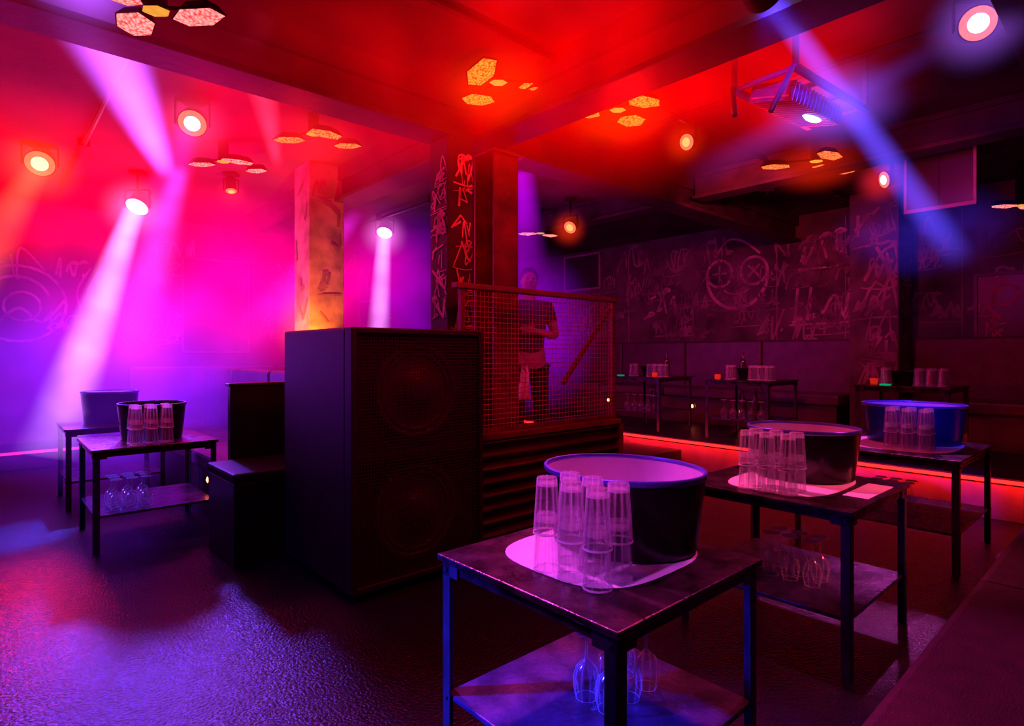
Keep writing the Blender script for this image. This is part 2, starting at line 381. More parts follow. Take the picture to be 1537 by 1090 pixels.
# ------------------------------------------------------------ columns
def pillar(name,a,b,w,z0,z1,m,label,seeds,gm,dens=3,zs=.9):
    r=root(name,G(a,b,z0),TH,label,'pillar')
    bm=bmesh.new(); addbox(bm,-w/2,w/2,-w/2,w/2,0,z1-z0,.008)
    addbox(bm,-w/2-.015,w/2+.015,-w/2-.015,w/2+.015,0,.08,.004)
    mk('shaft',bm,m,parent=r)
    bm=bmesh.new(); rr=random.Random(seeds)
    def clampf(f):
        return lambda s,t,o: f(max(-w/2+.012,min(w/2-.012,s)),t,o)
    fA=clampf(lambda s,t,o: Vector((-w/2-o,-s,t))); fB=clampf(lambda s,t,o: Vector((s,-w/2-o,t)))
    z=zs
    while z<z1-z0-.2:
        for k in range(dens):
            for f in (fA,fB):
                sd=rr.randint(0,99999); hh=rr.uniform(.35,.8)*w
                x0=rr.uniform(-w/2+.02,-w*.1)
                if rr.random()<.5:
                    P=[(rr.uniform(-w*.4,w*.4),z+rr.uniform(0,w*.8)) for q in range(rr.randint(2,4))]
                    ribbon(bm,P,w*rr.uniform(.04,.10),f)
                else: tagword(bm,x0,z+rr.uniform(-.05,.05),hh,2,w*rr.uniform(.03,.08),f,sd)
        z+=w*.85
    mk('graffiti',bm,gm,parent=r); return r
pillar('pillar',2.265,3.1,.2,0,2.57,mPilDark,'dark square pillar covered in pale painted characters',100,mGraf,3)
pillar('pillar',2.3,5.2,.33,0,2.9,mPillar,'concrete pillar glowing red with worn posters',300,mat('graffiti_dark',(.2,.1,.1),.8),1)
pillar('pillar',7.18,2.05,.46,.3,2.9,mWall,'wall pilaster covered in faint graffiti',500,mGraf3,4,.5)
r=root('steel_column',G(2.66,3.12,0),TH,'red oxide painted steel I-section column','column')
bm=bmesh.new(); w=.11
addbox(bm,-w,w,-w,-w+.018,0,2.57,.003); addbox(bm,-w,w,w-.018,w,0,2.57,.003); addbox(bm,-.01,.01,-w+.018,w-.018,0,2.57,.001)
mk('shaft',bm,mSteelR,parent=r)
bm=bmesh.new(); addbox(bm,-.14,.14,-.14,.14,0,.015,.002); addbox(bm,-.14,.14,-.14,.14,2.55,2.569,.002)
for sx in (-1,1):
    for sy in (-1,1): addcyl(bm,(sx*.12,sy*.12,.015),(sx*.12,sy*.12,.04),.012,seg=6)
mk('end_plate',bm,mSteelR,parent=r)

# ------------------------------------------------------------ cage on corrugated wall
r=root('corrugated_low_wall',G(2.14,2.85,0),TH,'dark corrugated steel low wall under the wire cage','wall panel')
bm=bmesh.new(); L=1.48; N=84; hh=.66
prev=None
for i in range(N+1):
    z=hh*i/N; y=.026*math.sin(2*math.pi*z/.083)
    vs=[bm.verts.new((0,y-.03,z)),bm.verts.new((L,y-.03,z)),bm.verts.new((L,.03+y,z)),bm.verts.new((0,.03+y,z))]
    if prev:
        for k in range(4): bm.faces.new((prev[k],prev[(k+1)%4],vs[(k+1)%4],vs[k]))
    else: bm.faces.new(vs)
    prev=vs
bm.faces.new(prev)
mk('sheet',bm,mCorr,parent=r)
bm=bmesh.new(); addbox(bm,-.01,L+.01,-.065,.065,.66,.70,.006); addbox(bm,L-.0,L+.05,-.06,.06,0,.66,.006)
mk('cap',bm,mSteelR,parent=r)
r=root('wire_cage',G(2.14,2.85,.70),TH,'wire mesh cage panel with worn rail and rusty posts','cage')
bm=bmesh.new(); ch=.92
for x in (0,L-.03): addbox(bm,x,x+.035,-.018,.018,0,ch-.03,.003)
addbox(bm,.035,L-.03,-.015,.015,0,.03,.003)
mk('frame',bm,mSteelR,parent=r)
bm=bmesh.new(); addbox(bm,-.04,L+.03,-.03,.03,ch-.03,ch+.005,.006); mk('top_rail',bm,mWood,parent=r)
bm=bmesh.new()
ang=math.atan2(.62,.58); mt=Matrix.Translation((L-.31,.0,ch-.36))@Matrix.Rotation(-ang,4,'Y'); addbox(bm,-.38,.38,-.012,.012,-.016,.016,.002,mt)
mk('brace',bm,mSteelR,parent=r)
bm=bmesh.new(); x=.05
while x<L-.04: addcyl(bm,(x,-.02,.02),(x,-.02,ch-.03),.0021,seg=4,caps=False); x+=.032
z=.05
while z<ch-.04: addcyl(bm,(.02,-.023,z),(L-.01,-.023,z),.0021,seg=4,caps=False); z+=.032
mk('wire_mesh',bm,mWire,parent=r)

# ------------------------------------------------------------ speaker
SW,SD,SH=.806,.84,1.325
r=root('subwoofer_speaker',G(1.3,2.58,0),TH,'large black double subwoofer cabinet with perforated grille','speaker')
bm=bmesh.new()
addbox(bm,0,SW,.07,SD,.04,SH,.012)
addbox(bm,0,.03,0,.075,.04,SH,.006);addbox(bm,SW-.03,SW,0,.075,.04,SH,.006);addbox(bm,.03,SW-.03,0,.075,SH-.03,SH,.006);addbox(bm,.03,SW-.03,0,.075,.04,.07,.006);addbox(bm,.03,SW-.03,.02,.075,.66,.70,.004)
mk('cabinet',bm,mSpk,parent=r)
mCone=mat('woofer_cone_paper',(.09,.045,.045),.5,0,.2,8)
for zc in (.37,1.0):
    bm=bmesh.new(); mt=Matrix.Translation((SW/2,.068,zc))@Matrix.Rotation(math.pi/2,4,'X')
    addtorus(bm,.235,.022,48,10,mt); addtorus(bm,.2,.014,48,8,mt)
    lathe(bm,[(.2,.0),(.17,-.0),(.09,.003),(.085,.03),(.04,.045),(.001,.05)],40,mtx=mt)
    mk('woofer',bm,mCone,parent=r,smooth=True)
bm=bmesh.new(); 
vs=[bm.verts.new(v) for v in ((.03,.012,.07),(SW-.03,.012,.07),(SW-.03,.012,SH-.03),(.03,.012,SH-.03))]; bm.faces.new(vs)
mk('grille',bm,mGrille,parent=r)
for (x,y) in ((.08,.08),(SW-.08,.08),(.08,SD-.08),(SW-.08,SD-.08)):
    bm=bmesh.new(); addcyl(bm,(x,y,0),(x,y,.045),.03,.028,16); mk('foot',bm,mBlack,parent=r)

# ------------------------------------------------------------ tables
def table(a,b,s,label,z0=0.,h=.62,s2=None):
    s2=s2 or s
    r=root('side_table',G(a,b,z0),TH,label,'table','steel side tables')
    e=.035
    bm=bmesh.new(); addbox(bm,-.012,s+.012,-.012,s2+.012,h-.018,h,.004)
    addbox(bm,.006,s-.006,.006,.012,h-.05,h-.018,.002);addbox(bm,.006,s-.006,s2-.012,s2-.006,h-.05,h-.018,.002);addbox(bm,.006,.012,.012,s2-.012,h-.05,h-.018,.002);addbox(bm,s-.012,s-.006,.012,s2-.012,h-.05,h-.018,.002)
    mk('tabletop',bm,mTop,parent=r)
    bm=bmesh.new(); addbox(bm,.008,s-.008,.008,s2-.008,.205,.22,.003)
    mk('shelf',bm,mShelf,parent=r)
    for (x,y,dx,dy) in ((0,0,1,1),(s,0,-1,1),(0,s2,1,-1),(s,s2,-1,-1)):
        bm=bmesh.new()
        def bb(x0,x1,y0,y1,z0_,z1_): addbox(bm,min(x0,x1),max(x0,x1),min(y0,y1),max(y0,y1),z0_,z1_,.0015)
        bb(x,x+dx*e,y,y+dy*.006,0,h-.018); bb(x,x+dx*.006,y,y+dy*e,0,h-.018)
        bb(x,x+dx*.07,y,y+dy*.005,h-.06,h-.018); bb(x,x+dx*.005,y,y+dy*.07,h-.06,h-.018)
        for bo in (h-.04,.213):
            addcyl(bm,(x+dx*.018,y-dy*.004,bo),(x+dx*.018,y+dy*.008,bo),.006,seg=6); addcyl(bm,(x-dx*.004,y+dy*.018,bo),(x+dx*.008,y+dy*.018,bo),.006,seg=6)
        mk('leg',bm,mLeg,parent=r)
    return r
table(.99,.77,.63,'dark steel side table with glasses, paper mat and tub')
table(2.36,.77,.70,'dark steel side table with menu card and tub')
table(3.9,.74,.86,'dark steel side table with blue rimmed tub')
table(.49,4.27,.68,'dark steel side table with glasses beside the bench')
table(.47,5.56,.66,'dark steel side table in violet haze')
BT=((5.72,3.85),(5.72,2.6),(5.72,1.15))
for a,b in BT: table(a,b,.68,'small dark table on the raised platform',.3)

def bucket(a,b,z,ang,R=.27,q=.8,h=.22,label='oval dark metal drinks tub with blue rim',rimm=None,inm=None,bodym=None):
    r=root('drinks_tub',G(a,b,z),TH+ang,label,'tub','oval drinks tubs')
    bm=bmesh.new()
    lathe(bm,[(.001,0),(R*.86,0),(R*.89,.006),(R*.96,h*.6),(R,h-.010),(R*.975,h-.010),(R*.93,h*.6),(R*.86,.012)],56,1,q)
    o=mk('body',bm,bodym or mBucket,parent=r); smooth_by_angle(o)
    bm=bmesh.new(); lathe(bm,[(R*.972,h-.011),(R*.925,h*.6),(R*.86,.03),(.01,.03)],56,1,q)
    o=mk('liner',bm,inm or mBuckIn,parent=r,label='pale inner lining'); smooth_by_angle(o)
    bm=bmesh.new(); lathe(bm,[(R*1.0,h-.018),(R*1.015,h-.014),(R*1.02,h-.003),(R*1.01,h),(R*.98,h),(R*.968,h-.005),(R*.97,h-.012)],56,1,q)
    o=mk('rim',bm,rimm or mRim,parent=r,label='blue lit metal rim'); smooth_by_angle(o)
    return r
T=.622
def paper(a,b,z,pts,label,name='paper_mat',cat='paper mat',rot=0):
    bm=bmesh.new()
    v0=[bm.verts.new((x,y,0)) for x,y in pts]; v1=[bm.verts.new((x,y,.0015)) for x,y in pts]
    bm.faces.new(v0[::-1]); bm.faces.new(v1)
    for i in range(len(pts)):
        j=(i+1)%len(pts); bm.faces.new((v0[i],v0[j],v1[j],v1[i]))
    o=mk(name,bm,mPaper,loc=G(a,b,z),rot=(0,0,TH+rot)); tag(o,label,cat); return o
def blob(rx,ry,corner=0,n=44):
    pts=[]
    for i in range(n):
        t_=2*math.pi*i/n; c,s=math.cos(t_),math.sin(t_); p=2/(2+corner)
        pts.append((rx*math.copysign(abs(c)**p,c),ry*math.copysign(abs(s)**p,s)))
    return pts
bm=bmesh.new(); hg=.15
lathe(bm,[(.0372,0),(.0378,.0015),(.0368,.004),(.0272,hg-.004),(.0258,hg),(.001,hg)],28)
lathe(bm,[(.0372,.0),(.035,.003),(.0248,hg-.022),(.021,hg-.017),(.001,hg-.017)],28)
hb=mk('highball_glass',bm,mGlass); smooth_by_angle(hb,30)
bm=bmesh.new()
lathe(bm,[(.030,0),(.037,.03),(.038,.055),(.030,.085),(.012,.103),(.004,.112),(.0035,.17),(.006,.178),(.032,.184),(.033,.187),(.001,.189)],28)
wg=mk('wine_glass',bm,mGlassW); smooth_by_angle(wg,60)
first={'h':True,'w':True}
def putglass(kind,a,b,z,label,group):
    src=hb if kind=='h' else wg
    p=G(a,b,z)
    if first[kind]:
        first[kind]=False; o=src; o.location=p
    else:
        o=src.copy(); col.objects.link(o); o.location=p
    o.rotation_euler=(0,0,random.uniform(0,6))
    tag(o,label,'glass',group); return o
def stacks(a0,b0,z,n1,n2,dx=.086,label='clear highball glass stacked upside down on the table',group='stacked highball glasses'):
    for i in range(n1):
        for j in range(n2):
            a=a0+i*dx+random.uniform(-.002,.002); b=b0+j*dx+random.uniform(-.002,.002)
            putglass('h',a,b,z,label,group)
            putglass('h',a,b,z+.096,label,group)
paper(1.345,1.105,T-.001,blob(.255,.235,1.2),'white paper mat under glasses and tub')
bucket(1.455,1.11,T+.001,math.radians(-78),.247,.84,.232)
stacks(1.124,.935,T+.001,2,3)
paper(2.72,1.13,T-.001,blob(.30,.22,1.2),'white paper mat under glasses and tub')
bucket(2.86,1.14,T+.001,math.radians(-80),.24,.85,.235)
stacks(2.44,1.03,T+.001,2,3)
paper(2.66,.83,T-.001,[(-.06,-.045),(.26,-.045),(.26,.05),(-.06,.05)],'white paper menu card lying on the table','menu_card','card')
mTubB=mat('bucket_metal_blue_light',(.03,.04,.22),.25,.6,.3,6)  # dark metal with its blue light put into the base colour
paper(4.35,1.12,T-.001,blob(.33,.30,1.2),'white paper mat under glasses and tub')
bucket(4.50,1.10,T+.001,math.radians(-75),.285,.8,.25,'oval drinks tub lit blue at the rim',bodym=mTubB)
stacks(4.12,.95,T+.001,2,3)
bucket(.86,4.62,T+.001,math.radians(-70),.22,.88,.24,'round dark metal drinks tub with glossy rim',inm=mBucket,rimm=mBlackM)
stacks(.72,4.325,T+.001,3,2)
bucket(.80,5.95,T+.001,math.radians(-70),.225,.88,.26,'round drinks tub in violet haze')
for (a0,b0,n1,n2) in ((1.28,1.02,3,2),(2.60,1.00,2,3),(4.2,1.05,2,3),(.62,4.40,3,3)):
    for i in range(n1):
        for j in range(n2): putglass('w',a0+i*.085+random.uniform(-.004,.004),b0+j*.085+random.uniform(-.004,.004),.221,'clear stemmed wine glass standing upside down on the shelf','wine glasses on the shelves')
bm=bmesh.new(); lathe(bm,[(.001,0),(.034,0),(.036,.01),(.036,.17),(.03,.2),(.013,.225),(.012,.27),(.015,.272),(.015,.29),(.001,.29)],20)
bot=mk('bottle',bm,mBottle); smooth_by_angle(bot,40); tag(bot,'dark glass bottle on the small table','bottle','bottles on the small tables')
bot.location=G(5.95,4.1,.521); 
for (a,b,z) in ((5.85,4.0,.521),(5.9,2.95,.521),(5.98,2.85,.521),(5.85,2.8,.521),(6.0,1.5,.521),(5.86,1.62,.521),(6.25,4.1,.922),(6.2,3.1,.922)): copyo(bot,G(a,b,z))
tl0=None
for (a,b,z) in ((5.82,3.98,.922),(5.80,3.18,.922),(5.95,1.75,.922)):
    if tl0 is None:
        tl0=root('tealight_holder',G(a,b,z),0,'small red glass tealight holder glowing warmly','candle holder','tealights on the small tables')
        bm=bmesh.new(); lathe(bm,[(.001,0),(.026,0),(.03,.01),(.032,.05),(.029,.05),(.026,.01),(.001,.008)],16); mk('cup',bm,mat('red_glass_cup',(.5,.02,.02),.2,0,.2,8,emis=(1,.03,.01),es=.4),parent=tl0)
        bm=bmesh.new(); lathe(bm,[(.001,.01),(.006,.014),(.008,.022),(.004,.034),(.001,.04)],10); mk('flame',bm,eAmber,parent=tl0)
    else: copyo(tl0,G(a,b,z))
for (a,b) in BT:
    for k in range(8): putglass('h',a+.16+.09*(k%2),b+.08+.085*(k//2) if k<6 else b+.50,.922,'clear highball glass upside down on the small table','glasses on the small tables')
    for k in range(5): putglass('w',a+.10,b+.12+.1*k,.521,'clear stemmed glass on the small table shelf','glasses on small table shelves')
    bm=bmesh.new(); lathe(bm,[(.001,0),(.10,0),(.12,.01),(.15,.11),(.155,.115),(.145,.115),(.10,.015)],28,1,1)
    o=mk('serving_bowl',bm,mBucket,loc=G(a+.46,b+.40,.922)); smooth_by_angle(o); tag(o,'low dark metal serving bowl','bowl','serving bowls')
for (a,b) in ((5.82,4.47),(5.80,1.62)):
    bm=bmesh.new(); lathe(bm,[(.001,0),(.04,0),(.045,.006),(.045,.010),(.001,.012)],20)
    o=mk('glowing_coaster',bm,mGreen,loc=G(a,b,.922)); tag(o,'small green glowing drink coaster','coaster','glowing coasters')

# ------------------------------------------------------------ benches
def bench(name,a0,a1,b0,b1,seat,back,side,label,m,ncush=3,z0=0,bt=.16):
    r=root(name,G(a0,b0,z0),TH,label,'bench')
    X,Y=a1-a0,b1-b0
    bm=bmesh.new(); addbox(bm,.03,X,.03,Y,0,seat-.12,.005); mk('base',bm,mBlack,parent=r)
    if side=='a1': sx,sy=X-bt,Y
    elif side=='b1': sx,sy=X,Y-bt
    else: sx,sy=X,Y
    for k in range(ncush):
        bm=bmesh.new()
        if side=='a1' : addbox(bm,0,sx,sy*k/ncush+.004,sy*(k+1)/ncush-.004,seat-.12,seat,.025)
        else: addbox(bm,sx*k/ncush+.004,sx*(k+1)/ncush-.004,0,sy,seat-.12,seat,.025)
        mk('seat_cushion',bm,m,parent=r)
        if back:
            bm=bmesh.new()
            if side=='a1': addbox(bm,X-bt,X,sy*k/ncush+.004,sy*(k+1)/ncush-.004,seat-.12,back,.025)
            else: addbox(bm,sx*k/ncush+.004,sx*(k+1)/ncush-.004,Y-bt,Y,seat-.12,back,.025)
            mk('backrest',bm,m,parent=r)
    return r
bench('bench',1.2,1.95,4.08,7.0,.46,1.05,'a1','dark violet lit upholstered booth bench',mBench)
bench('bench',1.2,5.2,7.02,7.78,.46,1.05,'b1','long upholstered bench in violet haze',mBench,ncush=5)
bench('bench',6.75,7.45,2.32,7.75,.45,1.06,'a1','dark upholstered wall bench on the platform',mBench,ncush=5,z0=.3)
bench('bench',6.8,7.45,-1.5,1.78,.45,1.06,'a1','dark upholstered wall bench on the platform',mBench,ncush=3,z0=.3)
bench('red_bench',.75,4.2,-.45,.42,.45,None,None,'red fabric upholstered long bench seat',mRedB,ncush=2)
bm=bmesh.new(); addbox(bm,0,.78,0,.07,0,1.0,.01); addbox(bm,-.012,.79,-.008,.078,.985,1.005,.004)
o=mk('bench_end_panel',bm,mBlack,loc=G(1.18,4.0,0),rot=(0,0,TH)); tag(o,'dark upholstered end panel closing the booth bench','panel')
r=root('low_stool_block',G(1.04,3.46,0),TH,'low black block stool with faint scuffs','stool')
bm=bmesh.new(); addbox(bm,0,.5,0,.5,0,.47,.008); mk('body',bm,mBlackM,parent=r)
bm=bmesh.new(); addbox(bm,-.01,.51,-.01,.51,.47,.525,.015); mk('seat_cushion',bm,mat('stool_black_vinyl',(.012,.010,.012),.6,0,.3,8,.2,60,spec=.25),parent=r)
def marker(a,b,z):
    r=root('riser_lamp',G(a,b,z),TH,'small glowing amber lamp on the bench base','lamp','bench base lamps')
    bm=bmesh.new(); mt=Matrix.Rotation(-math.pi/2,4,'Y'); lathe(bm,[(.03,-.02),(.03,.006),(.024,.008),(.022,.004),(.022,-.02)],16,mtx=mt); mk('bezel',bm,mBlackM,parent=r)
    bm=bmesh.new(); lathe(bm,[(.022,.0),(.02,.008),(.01,.014),(.001,.016)],12,mtx=mt); mk('bulb',bm,eAmber,parent=r)
for a,b,z in ((6.745,5.40,.52),(6.745,4.05,.52),(6.745,3.40,.50),(1.195,4.55,.30)): marker(a,b,z)

# ------------------------------------------------------------ lighting fixtures
def aimq(d): return Vector(d).normalized().to_track_quat('Z','Y')
def movinghead(p,d,ring,core,label,r=.085):
    p=Vector(p); rt=root('moving_head_spotlight',(p.x,p.y,H),0,label,'stage light','ceiling spotlights')
    lp=Vector((0,0,p.z-H)); q=aimq(d).to_matrix().to_4x4(); q.translation=lp
    bm=bmesh.new(); addbox(bm,-.06,.06,-.05,.05,-.03,0,.008)
    if -lp.z>r+.08: addcyl(bm,(0,0,-.03),(0,0,lp.z+r+.045),.011,seg=10)
    mk('base',bm,mFix,parent=rt)
    dh=Vector((d[0],d[1],0)); 
    ang=math.atan2(dh.y,dh.x)-math.pi/2
    mt=Matrix.Translation(lp)@Matrix.Rotation(ang,4,'Z')
    bm=bmesh.new(); w=r+.012; top=min(r+.05,-lp.z-.01)
    addbox(bm,-w-.005,-w+.003,-.018,.018,-.02,top,.003,mt); addbox(bm,w-.003,w+.005,-.018,.018,-.02,top,.003,mt); addbox(bm,-w,w,-.018,.018,top-.008,top+.004,.003,mt)
    mk('yoke',bm,mFix,parent=rt)
    bm=bmesh.new(); lathe(bm,[(.001,-.13),(r*.65,-.13),(r*.8,-.11),(r*.88,-.05),(r*1.0,-.0),(r*1.03,.016),(r*.97,.016),(r*.95,.01),(.001,.005)],28,mtx=q)
    for k in range(4): addtorus(bm,r*.82,.006,24,6,q@Matrix.Translation((0,0,-.11+.02*k)))
    o=mk('head',bm,mFix,parent=rt); smooth_by_angle(o,35)
    bm=bmesh.new(); lathe(bm,[(r*.95,.014),(r*.6,.022),(r*.55,.02)],28,mtx=q); mk('lens_ring',bm,ring,parent=rt)
    bm=bmesh.new(); lathe(bm,[(r*.55,.021),(r*.3,.03),(.001,.034)],28,mtx=q); mk('lens',bm,core,parent=rt)
    return rt
SP=[((-3.85,4.8,2.75),(.55,-1,-.75),eLensO,eLensY,'spotlight head with glowing orange ring lens',.106,(1,.1,.03)),
((-2.15,3.96,2.75),(.35,-1,-.8),eLensO,eLensW,'spotlight head with pale pink ring lens',.09,(1,.05,.2)),
((-3.50,5.50,2.575),(-.0,-.8,-1),eLensV,eLensW,'spotlight head throwing a violet white beam',.10,(.9,.2,.8)),
((-1.58,7.3,2.70),(-.05,-.7,-1),eLensV,eLensW,'spotlight head throwing a narrow violet beam',.10,(.9,.2,.8)),
((1.29,4.32,2.75),(-1.3,-1,-.5),eLensO,eLensR,'spotlight head glowing orange',.06,(1,.03,0)),
((2.19,2.77,2.75),(-.45,-1,-.35),eLensO,eLensW,'spotlight head with violet core and orange ring',.078,(.35,.1,.9)),
((-2.65,5.55,2.74),(.2,-.3,-1),eLensO,eLensR,'small spotlight head glowing red',.05,(1,.02,.02)),
((.64,6.44,2.58),(-.7,-1,-.8),eLensO,eLensR,'spotlight head glowing red orange',.072,(1,.03,0)),
((3.10,4.88,2.64),(-1.2,.0,-.3),eLensO,eLensW,'spotlight head glowing red seen edge on',.07,(1,.02,.05))]
for s in SP: movinghead(*s[:6])
def cluster(p,lens,label,panels,hub=.045):
    """flat faceted light panels (x, y, yaw, length, width, pitch) carried by a thin dark spider frame"""
    rt=root('faceted_ceiling_light',(p[0],p[1],H),0,label,'ceiling light','faceted ceiling lights')
    z=p[2]-H
    bm=bmesh.new(); addbox(bm,-.03,.03,-.03,.03,z+.01,0,.004)
    for (x,y,yaw,Ln,Wd,pt) in panels: addcyl(bm,(0,0,z+.02),(x,y,z+.03),.008,seg=6)
    mk('frame',bm,mFix,parent=rt)
    bm=bmesh.new(); lathe(bm,[(.001,-.004),(hub*.8,0.0),(hub,.006)],6,1.2,.9,off=(0,0,z)); mk('centre_lens',bm,eHub,parent=rt)
    for k,(x,y,yaw,Ln,Wd,pt) in enumerate(panels):
        mt=Matrix.Translation((x,y,z))@Matrix.Rotation(math.radians(-pt),4,'X')@Matrix.Rotation(math.radians(yaw),4,'Z')
        hx=[(-.5,-.05),(-.34,.42),(.12,.5),(.5,.08),(.36,-.42),(-.2,-.5)] if k%2==0 else [(-.5,.1),(-.1,.5),(.4,.4),(.5,-.15),(.1,-.5),(-.4,-.35)]
        hx=[(a_*Ln,b_*Wd) for a_,b_ in hx]
        bm=bmesh.new()
        lo=[bm.verts.new(mt@Vector((a_,b_,0))) for a_,b_ in hx]; hi=[bm.verts.new(mt@Vector((a_*.65,b_*.65,.045))) for a_,b_ in hx]
        bm.faces.new(hi)
        for i in range(6): bm.faces.new((lo[i],lo[(i+1)%6],hi[(i+1)%6],hi[i]))
        mk('panel_housing',bm,mFix,parent=rt)
        bm=bmesh.new(); cc=bm.verts.new(mt@Vector((.04*Ln,0,-.022))); rim=[bm.verts.new(mt@Vector((a_*.93,b_*.93,-.002))) for a_,b_ in hx]
        for i in range(6): bm.faces.new((rim[i],rim[(i+1)%6],cc))
        mk('panel_lens',bm,lens,parent=rt)
PT=[((-.08,3.45,2.78),eOrange,'ceiling light cluster with orange honeycomb panels',[(-.09,-.14,-50,.26,.14,18),(.25,.05,5,.28,.12,5),(-.13,.22,8,.22,.13,8)],(1,.04,0)),
((.69,3.84,2.78),eOrange,'ceiling light cluster with orange honeycomb panels',[(.14,-.14,15,.24,.12,12),(.12,.16,0,.2,.14,12),(-.18,.05,10,.16,.1,8)],(1,.04,0)),
((2.42,4.68,2.72),eRedL,'ceiling light cluster with red glowing panels',[(-.27,.12,0,.26,.12,3),(.02,-.16,20,.25,.12,10),(.12,.12,0,.2,.12,3),(.36,.25,-30,.2,.1,4)],(1,.02,.0)),
((-1.41,4.18,2.75),eRedL,'ceiling light cluster with red glowing panels',[(-.21,.10,0,.25,.12,3),(.09,-.02,25,.24,.12,8),(.18,.22,0,.22,.1,4)],(1,.02,.0)),
((-2.33,4.75,2.74),ePink,'ceiling light cluster with pink glowing panels',[(-.20,.05,0,.24,.1,2),(.12,-.02,20,.26,.1,6),(.17,.22,-5,.2,.1,3)],(1,.02,.05)),
((-1.38,2.28,2.52),ePink,'ceiling light cluster with pink honeycomb panels',[(-.13,.08,-10,.17,.13,14),(-.06,-.10,0,.13,.10,6),(.15,.03,-8,.23,.11,6)],(1,.02,.08)),
((4.5,5.2,2.5),ePink,'ceiling light cluster with pink glowing panels',[(-.15,0,0,.24,.1,4),(.1,.05,10,.2,.1,4)],None),
((.33,6.9,2.60),ePink,'small distant ceiling light cluster',[(-.15,0,0,.24,.1,6),(.12,.1,10,.2,.1,6)],None)]
for q_ in PT: cluster(*q_[:4])

r=root('hanging_panel',G(5.45,.93,2.9),TH,'square dark hanging monitor with pale frame','monitor')
bm=bmesh.new(); addbox(bm,0,.05,0,.46,-.60,-.05,.006); addcyl(bm,(.025,.1,-.06),(.025,.1,0),.012,seg=8); addcyl(bm,(.025,.36,-.06),(.025,.36,0),.012,seg=8); mk('housing',bm,mBlack,parent=r)
bm=bmesh.new()
addbox(bm,-.014,0,0,.46,-.60,-.57,.002);addbox(bm,-.014,0,0,.46,-.075,-.05,.002);addbox(bm,-.014,0,0,.02,-.57,-.075,.002);addbox(bm,-.014,0,.44,.46,-.57,-.075,.002)
mk('frame',bm,mFrame,parent=r)
bm=bmesh.new(); addbox(bm,-.006,0,.022,.228,-.568,-.077,.001);addbox(bm,-.006,0,.232,.438,-.568,-.077,.001); mk('screen',bm,mScreen,parent=r)
r=root('lighting_bracket',(1.58,3.2,2.9),math.radians(38),'steel ceiling bracket with finned lamp housing lit blue','bracket')
mBr=mat('bracket_grey_steel',(.30,.30,.45),.3,.8,.2,9)
bm=bmesh.new()
for y in (-.16,.16): addbox(bm,-.42,.42,y-.015,y+.015,-.34,-.31,.003)
for x in (-.4,-.15,.1,.38): addbox(bm,x-.012,x+.012,-.16,.16,-.335,-.315,.002)
for x in (-.4,.4):
    for y in (-.16,.16): addbox(bm,x-.012,x+.012,y-.012,y+.012,-.32,0,.002)
mk('frame',bm,mBr,parent=r)
bm=bmesh.new(); mt=Matrix.Translation((-.05,0,-.37))@Matrix.Rotation(.25,4,'X')
addbox(bm,-.28,.28,-.11,.11,-.03,.03,.01,mt)
for k in range(15): addbox(bm,-.27+.037*k,-.265+.037*k,-.12,.12,-.045,.05,.001,mt)
mk('lamp_housing',bm,mBr,parent=r)
bm=bmesh.new(); lathe(bm,[(.05,0),(.035,-.012),(.001,-.018)],20,1.6,.7,mtx=mt@Matrix.Translation((.08,-.05,-.046))); mk('lens',bm,emat('lens_blue_white',(.5,.5,1),9),parent=r)  # emissive disc put in as the blue-white highlight on the bracket
bm=bmesh.new(); addcyl(bm,(-.42,-.16,-.32),(-.52,-.1,-.55),.014,seg=8); addcyl(bm,(-.42,.16,-.32),(-.5,.1,-.5),.014,seg=8); mk('arm',bm,mBr,parent=r)
bm=bmesh.new(); lathe(bm,[(.001,-.055),(.03,-.055),(.035,-.04),(.055,-.03),(.06,0),(.001,0)],24)
o=mk('smoke_detector',bm,mat('white_plastic',(.6,.55,.55),.5),loc=(3.4,4.02,H)); smooth_by_angle(o); tag(o,'small round smoke detector on the ceiling','smoke detector')
r=root('dome_camera',(2.6,6.0,2.9),0,'small dark dome camera under the ceiling','security camera')
bm=bmesh.new(); lathe(bm,[(.07,0),(.07,-.05),(.06,-.06),(.001,-.06)],20); mk('housing',bm,mFrame,parent=r)
bm=bmesh.new(); lathe(bm,[(.055,-.06),(.05,-.09),(.03,-.11),(.001,-.118)],20); mk('dome',bm,mBlack,parent=r,smooth=True)
r=root('wall_washer_lamp',(.98,2.3,2.9),0,'dark curved ceiling lamp with bright rim throwing a blue beam','lamp')
q=aimq((2.78,2.7,-.4)).to_matrix().to_4x4(); q.translation=Vector((0,0,-.28))
bm=bmesh.new(); lathe(bm,[(.001,-.12),(.04,-.12),(.07,-.05),(.08,.02),(.074,.02),(.06,-.05),(.03,-.09),(.001,-.1)],28,mtx=q); addcyl(bm,(0,0,-.22),(0,0,0),.015,seg=8)
o=mk('shade',bm,mFix,parent=r); smooth_by_angle(o)
bm=bmesh.new(); lathe(bm,[(.06,-.03),(.04,-.02),(.001,-.018)],24,mtx=q); mk('lens',bm,emat('lens_blue_core',(.35,.3,1),8),parent=r)
